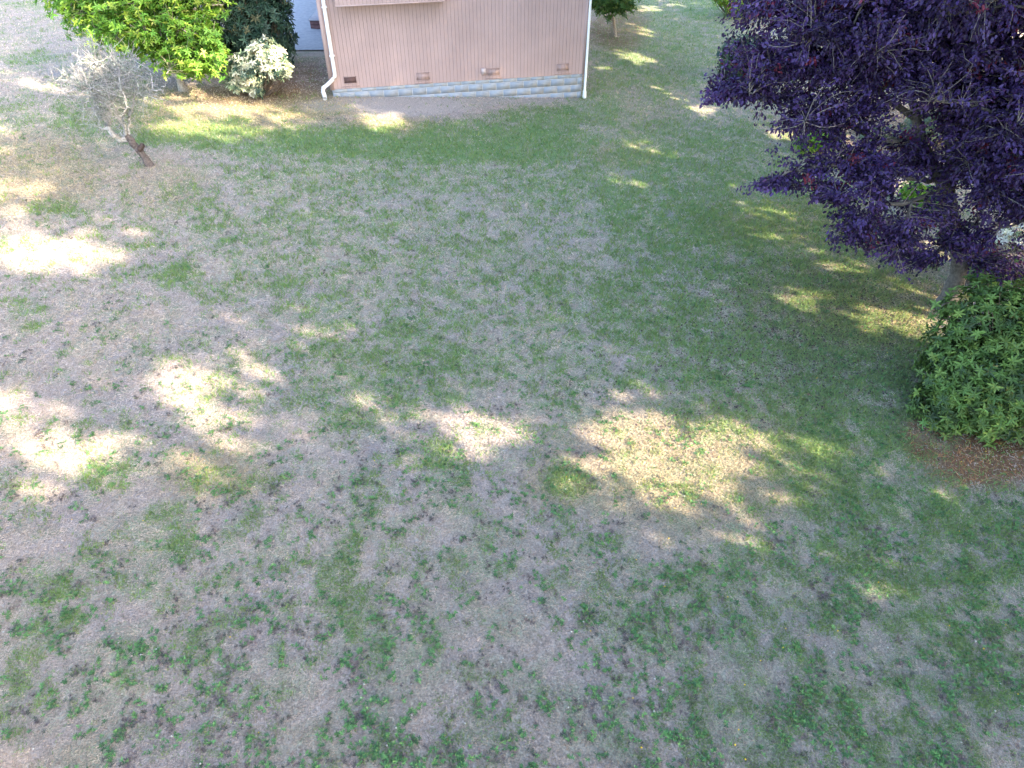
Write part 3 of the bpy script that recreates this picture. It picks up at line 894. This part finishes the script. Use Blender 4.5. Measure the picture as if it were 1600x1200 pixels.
# ---------------------------------------------------------------- tall unseen trees added to shade the lawn, crowns opened for sun patches
SUNP = [  # patches of the ground that the sun reaches, photo pixels
    (70, 393, 120, 27, 1), (28, 300, 62, 10, .95), (70, 277, 48, 10, .7), (50, 236, 80, 10, .8), (15, 343, 50, 12, .75), (150, 355, 50, 12, .5), (140, 372, 60, 10, .8), (30, 430, 50, 14, .35),
    (235, 487, 32, 10, .5), (140, 493, 40, 7, .3), (385, 527, 36, 12, .45), (510, 510, 36, 12, .55), (485, 545, 30, 8, .4),
    (295, 603, 52, 34, 1), (318, 645, 40, 22, 1), (350, 570, 48, 18, .85), (400, 605, 28, 22, .45), (8, 627, 34, 20, .95), (180, 615, 40, 14, .25),
    (60, 685, 60, 20, 1), (135, 715, 85, 26, 1), (55, 750, 55, 26, .7), (115, 655, 36, 10, .4), (335, 722, 52, 26, .95), (430, 680, 40, 22, .75), (360, 800, 55, 25, .3), (450, 820, 40, 22, .3),
    (575, 637, 28, 12, .75), (662, 690, 36, 22, .65), (752, 680, 58, 18, 1, .25), (720, 725, 50, 10, .25), (880, 755, 40, 24, .6),
    (985, 685, 65, 20, 1, .2), (965, 718, 42, 16, 1, .3), (1085, 724, 130, 46, 1), (1000, 700, 80, 36, 1), (1015, 765, 40, 14, 1, .3), (1150, 698, 70, 20, .95), (1190, 750, 75, 20, .7), (1240, 712, 50, 14, .9), (1245, 775, 45, 10, .55), (1110, 770, 50, 18, .55),
    (1040, 815, 36, 10, .45), (1150, 838, 46, 12, .6), (990, 580, 42, 10, .55), (1362, 897, 40, 12, .75, .35), (1472, 772, 36, 8, .65), (1060, 430, 26, 3.5, .8, .1), (1066, 441, 18, 3.5, .8, .1),
    (3, 1010, 22, 22, .6), (60, 1182, 50, 18, .35),
    (345, 171, 90, 9, 1), (285, 200, 65, 10, 1), (350, 205, 95, 9, .9), (440, 182, 50, 10, .85, .3), (400, 158, 40, 8, .4), (602, 190, 34, 10, 1, .2), (565, 178, 30, 8, .6, .3), (55, 177, 22, 5, .7),
    (1010, 14, 18, 4, 1), (997, 48, 30, 5, .8, .25), (992, 90, 26, 5, 1, .2), (945, 102, 14, 5, .7), (1055, 152, 34, 6, .7, .4), (1100, 172, 24, 5, 1, .25), (1010, 232, 26, 9, .9, .25), (1020, 248, 24, 4, .7), (985, 291, 24, 5, .8, .1),
    (1225, 211, 28, 6, 1, .1), (1060, 5, 60, 6, .7, .2), (1145, 290, 22, 8, .7), (1190, 327, 38, 6, .8, .1), (1185, 372, 38, 8, .9, .2), (1255, 380, 28, 6, .8, .2), (1302, 418, 30, 5, .8, .25), (1355, 442, 36, 8, .9, .3), (1250, 464, 30, 4, 1, .1),
    (1390, 500, 75, 9, 1, .12), (1345, 473, 40, 6, .7, .2), (1440, 512, 24, 10, 1), (1350, 492, 26, 5, .8, .2), (1265, 525, 12, 4, .8), (1355, 539, 14, 3, .8), (1440, 470, 40, 7, .7), (1410, 452, 40, 6, .6, .2), (1420, 305, 28, 9, 1, .6), (1425, 380, 34, 7, .9, .3), (1478, 382, 18, 10, .8),
    (1510, 395, 20, 8, .5), (1590, 372, 30, 22, 1), (1330, 218, 30, 5, .7), (1590, 372, 20, 14, .6)]
WALLP = [(720, 2, 50, 8, .3), (650, 26, 60, 3, .15, -.45), (522, 63, 20, 2, .2)]
CROWNS = [  # (centre, radii, share of sun, list of brighter spots in photo pixels)
    (at(250, 20, Yg), (2.6, 2.1, 2.1), .72, [(170, 20, 100, 40, .9), (340, 85, 40, 50, 1), (250, 60, 60, 30, .7), (190, 60, 50, 30, .8), (300, 130, 30, 15, 1)]),
    (at(385, 20, Yd_), (1.4, 1.2, 1.8), .04, [(385, 30, 20, 8, .4)]),
    (at(405, 110, Yp), (.8, .7, .65), .25, [(425, 80, 40, 22, 1), (440, 105, 26, 20, 1), (375, 138, 30, 16, 1), (410, 115, 30, 18, .9), (345, 95, 16, 12, 1), (400, 150, 20, 8, 1)]),
    (at(165, 130, Ys), (1.1, .9, 1.0), .14, [(150, 80, 50, 20, 1), (120, 110, 30, 15, .6), (230, 148, 40, 12, .9)]),
    (at(958, 0, Yr), (1.2, 1.1, 1.4), .08, []),
    (at(1380, 80, Yt), (3.4, 2.2, 1.9), .015, [(1470, 20, 30, 20, .3), (1580, 35, 20, 10, .4), (1300, 60, 20, 12, .25), (1450, 80, 12, 40, .3)]),
    (at(1560, 160, Yt), (2.4, 2.2, 2.2), .015, [(1500, 80, 10, 10, .5), (1585, 38, 18, 8, .5)]),
    (at(1590, 590, Yh + .5), (1.2, 1.0, .85), .03, [(1590, 570, 18, 12, .6), (1560, 480, 40, 14, .45), (1575, 655, 12, 10, .5), (1540, 500, 50, 20, .2), (1600, 600, 14, 14, .6)])]
e_a = unit(np.cross(SV, [0, 0, 1.0]))
e_b = np.cross(e_a, SV)
SHT = [(17.5, y_, 24 + 2 * math.sin(y_)) for y_ in (-12.3, -4.8, 2.6, 10.2, 17.7, 25.2, 31.9)]
CELL = .16
# cells of a grid across the sunlight
aa, bb_ = [], []
corner = np.array([[x_, y_, z_] for x_ in (11, 25) for y_ in (-23, 37) for z_ in (2, 26)], float)
ar = corner @ e_a; brr = corner @ e_b
ca, cb = np.meshgrid(np.arange(ar.min(), ar.max(), CELL), np.arange(brr.min(), brr.max(), CELL))
ca = ca.ravel() + R.uniform(-.06, .06, ca.size)
cb = cb.ravel() + R.uniform(-.06, .06, cb.size)
L0 = ca[:, None] * e_a + cb[:, None] * e_b          # point of each sun ray nearest the origin
# follow each ray down to the ground
tg = np.zeros(len(L0))
tg = -L0[:, 2] / SV[2]
for _ in range(8):
    q = L0 + tg[:, None] * SV
    tg = (H(q[:, 0], q[:, 1]) - L0[:, 2]) / SV[2]
hit = L0 + tg[:, None] * SV
okc = (hit[:, 0] > -24) & (hit[:, 0] < 17) & (hit[:, 1] > -2) & (hit[:, 1] < 45)
L0, tg, hit = L0[okc], tg[okc], hit[okc]
px_, py_ = proj(hit)
px_ = np.nan_to_num(px_, nan=-9999.); py_ = np.nan_to_num(py_, nan=9999.)


def dilate(L, k=.2):
    out = []
    for b in L:
        g_ = G(b[0], b[1])
        dist = np.linalg.norm(g_ - np.array([0, 0, CH]))
        ppm = FPX / dist
        out.append((b[0], b[1], b[2] + k * ppm, b[3] + k / math.sin(SUN_EL) * (CH / dist) * ppm * .9, *b[4:]))
    return out


Sx = blobs(px_, py_, dilate(SUNP), 1.45)
off = (px_ < -60) | (px_ > 1700) | (py_ > 1260) | (py_ < -30)
Sx = np.where(off, .45 * (noise(hit[:, 0], hit[:, 1], 2.2, 77, 2) > .56), Sx)
tb_ = tg.copy()
for cc_, rr_, base_s, spots in CROWNS:
    r_ = np.asarray(rr_)
    o_ = (L0 - cc_) / r_
    dv = SV / r_
    A2 = (dv @ dv); B2 = (o_ @ dv); C2 = (o_ * o_).sum(1) - 1
    disc = B2 * B2 - A2 * C2
    t2 = (-B2 + np.sqrt(np.maximum(disc, 0))) / A2
    h_ = (disc > 0) & (t2 > tb_)
    p_ = L0 + t2[:, None] * SV
    a_, b2_ = proj(p_)
    sv_ = np.maximum(base_s, blobs(np.nan_to_num(a_, nan=-999), np.nan_to_num(b2_, nan=-999), spots, .8) if spots else 0)
    Sx = np.where(h_, sv_, Sx)
    tb_ = np.where(h_, t2, tb_)
# front wall of the house
nw = np.array([uy[0], uy[1], 0.0])
a3 = np.array([A0[0], A0[1], 0.0])
t3 = ((a3 - L0) @ nw) / (SV @ nw)
p3 = L0 + t3[:, None] * SV
lx = (p3[:, :2] - A0) @ ux
h_ = (lx > -.4) & (lx < HW + .4) & (p3[:, 2] < RG + .5) & (p3[:, 2] > ZS - 1.0) & (t3 > tb_)
a_, b2_ = proj(p3)
Sx = np.where(h_, np.where(p3[:, 2] > HE - .3, .5, blobs(a_, b2_, WALLP, .6)), Sx)
Sx = np.clip(Sx, 0, 1)
# places for leaves along each ray inside the crowns
K_ = 26
cand = []
for j in range(K_):
    tx = 11 + (j + R.random(len(L0))) / K_ * 13
    tt_ = (tx - L0[:, 0]) / SV[0]
    p_ = L0 + tt_[:, None] * SV
    ins = np.full(len(L0), -1)
    for q, (sx_, sy_, sh_) in enumerate(SHT):
        rr = ((np.abs(p_[:, 0] - sx_) / 5.6) ** 2 + (np.abs(p_[:, 1] - sy_) / 5.2) ** 2) ** 1.4 + (np.abs(p_[:, 2] - (sh_ / 2 + 1.2)) / (sh_ / 2 - 1)) ** 4
        ins = np.where(rr < 1 + .3 * (noise(p_[:, 1], p_[:, 2], 1.5, 90 + q, 2) - .5), q, ins)
    cand.append((p_, ins))
PP = np.stack([c_[0] for c_ in cand], 1)
II = np.stack([c_[1] for c_ in cand], 1)
cnt = (II >= 0).sum(1)
lf = {q: [] for q in range(len(SHT))}
for rep in range(6):
    sc_ = np.where(II >= 0, R.random(II.shape), -1)
    j = sc_.argmax(1)
    keep_ = (cnt > 0) & (R.random(len(L0)) > (Sx if rep == 0 else np.maximum(Sx, Sx ** .7)))
    if rep == 5:
        keep_ &= R.random(len(L0)) < .5
    pp = PP[np.arange(len(L0)), j]; ii = II[np.arange(len(L0)), j]
    pp = pp + R.uniform(-.085, .085, (len(pp), 1)) * e_a + R.uniform(-.085, .085, (len(pp), 1)) * e_b
    for q in lf:
        lf[q].append(pp[keep_ & (ii == q)])
names = ["maple nearest the bottom edge", "second maple", "third maple", "fourth maple", "fifth maple", "sixth maple", "farthest maple"]
for q, (sx_, sy_, sh_) in enumerate(SHT):
    gz = float(H(sx_, sy_))
    lab = "tall unseen broad-leaved maple added beyond the right edge to shade the lawn, " + ["well behind the viewpoint", "just behind the viewpoint", "level with the viewpoint", "level with the rhododendron", "level with the purple tree", "level with the pink house", "farthest of its row"][q]
    root = empty("shade_maple", (sx_, sy_, gz), lab, "tree", "added tall maples in a row beyond the right edge")
    t_ = MB()
    bp = np.array([sx_, sy_, gz - .1])
    tubes(t_, path([bp, bp + [.2, .1, 5], bp + [-.1, .2, 12], bp + [0, 0, sh_ - 2]], 16), np.linspace(.45, .08, 16), 10, (.2, .17, .14))
    t_.build("trunk", M_bark, root, True)
    P_ = np.concatenate(lf[q])
    b3 = MB()
    n_ = 70
    e = P_[R.choice(len(P_), n_)]
    s_ = np.stack([np.full(n_, sx_), np.full(n_, sy_), np.clip(e[:, 2] - R.uniform(1, 3, n_), 2.2, sh_ - 3)], 1)
    tubes(b3, np.stack([s_, s_ * .5 + e * .5 + R.normal(0, .2, s_.shape), e], 1), np.tile([.09, .05, .015], (n_, 1)), 5, (.2, .17, .14))
    b3.build("branches", M_bark, root)
    n_ = len(P_)
    f_ = MB()
    # leaves turned roughly square to the sun to block it
    Nn = unit(SV * 1.0 + R.normal(0, .45, (n_, 3)))
    Dd = unit(np.cross(Nn, rnd_dir(n_)))
    ln = R.uniform(.21, .30, n_)
    leaves(f_, P_ - Dd * ln[:, None] * .5, Dd, Nn, ln, ln * .95, mixcols(n_, [(.06, .12, .03), (.09, .16, .04)], [1, 1], .2), fold=.1, droop=.1)
    f_.build("foliage", M_leaf, root)

# ---------------------------------------------------------------- grass blades
NB = 1750000
qx = R.uniform(-450, 2350, NB)
qy = R.uniform(-45, 1380, NB)
x, y = gnd(qx, qy)
u_, yy_, zz_ = ray(qx, qy)
dep = (y * CP + (CH - H(x, y)) * SP)
lx = (np.stack([x, y], 1) - A0) @ ux
ly = (np.stack([x, y], 1) - A0) @ uy
okk = ~((lx > 0) & (lx < HW) & (ly > .0) & (ly < HD)) & ~((y > yb0) & (x < float(e1[0]) + .1) & (x > float(e0[0]))) & (y < 60)
x, y, dep = x[okk], y[okk], dep[okk]
g, d, m, k, go = lawn_maps(x, y)
n = len(x)
nearw = ((np.stack([x, y], 1) - A0) @ uy > -.16) & ((np.stack([x, y], 1) - A0) @ uy < .02)
keepb = (R.random(n) > np.maximum(d * .93, m * .8)) | (nearw & (noise(x, y, .3, 91, 2) > .5))
x, y, dep, g, d, m, k, go = [q[keepb] for q in (x, y, dep, g, d, m, k, go)]
n = len(x)
f1 = noise(x, y, .16, 61, 3)
f2 = noise(x, y, .45, 62, 2)
gl = g + (f1 - .5) * 1.15 + (f2 - .5) * .55
isg = R.random(n) < smooth(.18, .9, gl) * .95
ln = R.uniform(.022, .05, n) * (1 + .5 * isg) * np.clip(dep / 8.5, .85, 1.6)
wd = R.uniform(.003, .0065, n) * np.clip(dep / 8.0, .85, 1.9)
az = R.uniform(0, 2 * math.pi, n)
ti = np.where(isg, R.uniform(.15, .9, n), R.uniform(.55, 1.35, n))
D = np.stack([np.cos(az) * np.sin(ti), np.sin(az) * np.sin(ti), np.cos(ti)], 1)
X = unit(np.cross(D, np.stack([np.cos(az + 1.2), np.sin(az + 1.2), np.full(n, .4)], 1)))
P = np.stack([x, y, H(x, y) + (noise(x, y, .22, 61, 3) - .5) * .012 - .002], 1)
tone = R.uniform(.74, 1.22, n) * (.78 + .44 * noise(x, y, .07, 71, 2))
patch = noise(x, y, .7, 15, 2)
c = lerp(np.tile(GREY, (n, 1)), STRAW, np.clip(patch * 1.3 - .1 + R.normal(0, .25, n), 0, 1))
c = lerp(c, SUNGOLDC, np.clip(go * (.4 + R.random(n)), 0, 1) * .85)
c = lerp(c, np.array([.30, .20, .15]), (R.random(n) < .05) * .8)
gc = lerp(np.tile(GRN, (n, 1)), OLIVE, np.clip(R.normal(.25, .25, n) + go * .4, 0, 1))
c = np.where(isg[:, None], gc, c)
c = lerp(c, DULLGREEN, np.clip(k, 0, 1) * (R.random(n) < .55) * .8)
c = c * tone[:, None]
V = np.stack([P - X * wd[:, None], P + X * wd[:, None], P + D * ln[:, None]], 1)
gb_ = MB()
gb_.add(V.reshape(-1, 3), np.arange(3 * n).reshape(-1, 3), np.repeat(c, 3, 0))
tag(gb_.build("grass", M_blade), "short patchy lawn grass, dry straw-grey with green tufts", "grass", kind="stuff")

# ---------------------------------------------------------------- broad-leaved weeds in the lawn
NW = 34000
qx = R.uniform(-160, 1760, NW); qy = R.uniform(170, 1290, NW)
x, y = gnd(qx, qy)
g, d, m, k, go = lawn_maps(x, y)
cl = noise(x, y, .55, 33, 2)
prob = np.clip((.12 + g * .75) * smooth(.30, .62, cl) + .03, 0, 1) * (1 - d) * (1 - m) * (.35 + .65 * smooth(350, 700, qy))
kp = R.random(NW) < prob * .62
x, y, g = x[kp], y[kp], g[kp]
n = len(x)
P = np.stack([x, y, H(x, y) + .012], 1)
dead = R.random(n) < np.clip(.42 - g * .5, .05, 1)
wm = MB()
for sel, pal, wt, L_ in [(~dead, [(.085, .19, .065), (.115, .24, .075), (.06, .135, .055)], [3, 3, 2], .032), (dead, [(.12, .095, .09), (.16, .12, .105), (.08, .085, .065)], [3, 2, 2], .028)]:
    p = P[sel]
    # each clump is several small rosettes
    rep = R.integers(1, 7, len(p))
    p = np.repeat(p, rep, 0)
    p = p + np.stack([R.normal(0, .035, len(p)), R.normal(0, .035, len(p)), R.uniform(0, .012, len(p))], 1)
    whorls(wm, p, unit(np.array([0, 0, 1.0]) + R.normal(0, .15, p.shape)), 7, L_, .32, pal, wt, .80, .1, .25)
tag(wm.build("weeds", M_weed), "low green and withered brown weed rosettes scattered through the lawn", "weeds", kind="stuff")

# dandelion heads
fm = MB()
NF = 1500
qx = R.uniform(-50, 1650, NF); qy = R.uniform(180, 1230, NF)
x, y = gnd(qx, qy)
cl = noise(x, y, 1.1, 43, 2)
yl = R.random(NF) < np.clip((qx - 700) / 900, .1, .8)
kp = (R.random(NF) < .42 * smooth(.45, .65, cl) + .06)
x, y, yl = x[kp], y[kp], yl[kp]
n = len(x)
P = np.stack([x, y, H(x, y) + .035], 1)
rr = np.where(yl, .010, .011) * R.uniform(.7, 1.2, n)
oc = np.array([[1, 0, 0], [0, 1, 0], [-1, 0, 0], [0, -1, 0], [0, 0, .8], [0, 0, -.6]], float)
V = P[:, None] + oc[None] * rr[:, None, None]
i = np.arange(n)[:, None] * 6
F = np.concatenate([i + [[0, 1, 4]], i + [[1, 2, 4]], i + [[2, 3, 4]], i + [[3, 0, 4]], i + [[1, 0, 5]], i + [[2, 1, 5]], i + [[3, 2, 5]], i + [[0, 3, 5]]])
fc = np.where(yl[:, None], np.array([[.65, .45, .03]]), np.array([[.42, .42, .38]]))
fm.add(V.reshape(-1, 3), F, np.repeat(fc, 6, 0))
tag(fm.build("flowers", M_weed), "tiny yellow and white flower heads dotted over the lawn", "flowers", kind="stuff")

# brown needles and fallen leaves
nm = MB()
NN = 17000
qx = R.uniform(250, 1760, NN * 3); qy = R.uniform(0, 850, NN * 3)
x, y = gnd(qx, qy)
m = lawn_maps(x, y)[2]
kp = R.random(len(x)) < m * .9
x, y, qq = x[kp], y[kp], qx[kp]
dp = np.clip(y / 8, .8, 2)
n = len(x)
az = R.uniform(0, 6.28, n)
D = np.stack([np.cos(az), np.sin(az), R.normal(0, .12, n)], 1)
P = np.stack([x, y, H(x, y) + R.uniform(.006, .04, n)], 1)
L_ = R.uniform(.05, .14, n)
w_ = .0035 * dp
Xp = unit(np.cross(D, [0, 0, 1.0]))
V = np.stack([P - Xp * w_[:, None], P + Xp * w_[:, None], P + D * L_[:, None] + Xp * w_[:, None] * .5, P + D * L_[:, None] - Xp * w_[:, None] * .5], 1)
nm.add(V.reshape(-1, 3), np.arange(4 * n).reshape(-1, 4), np.repeat(mixcols(n, [(.48, .22, .09), (.32, .14, .06), (.50, .31, .17), (.12, .07, .045)], [3, 3, 1, 2], .25), 4, 0))
# fallen purple-brown leaves under the purple tree
NL = 5000
qx = R.normal(1280, 130, NL); qy = R.normal(500, 75, NL)
x, y = gnd(qx, qy)
n = NL
az = R.uniform(0, 6.28, n)
D = np.stack([np.cos(az), np.sin(az), R.normal(0, .1, n)], 1)
P = np.stack([x, y, H(x, y) + .025], 1)
leaves(nm, P, D, unit(np.array([0, 0, 1.0]) + R.normal(0, .35, (n, 3))), R.uniform(.03, .055, n), R.uniform(.018, .03, n), mixcols(n, [(.05, .03, .045), (.09, .05, .05), (.16, .10, .07)], [3, 2, .7], .2), simple=True)
tag(nm.build("leaf_litter", M_needle), "brown needles and fallen leaves under the shrubs and the purple tree", "leaf litter", kind="stuff")
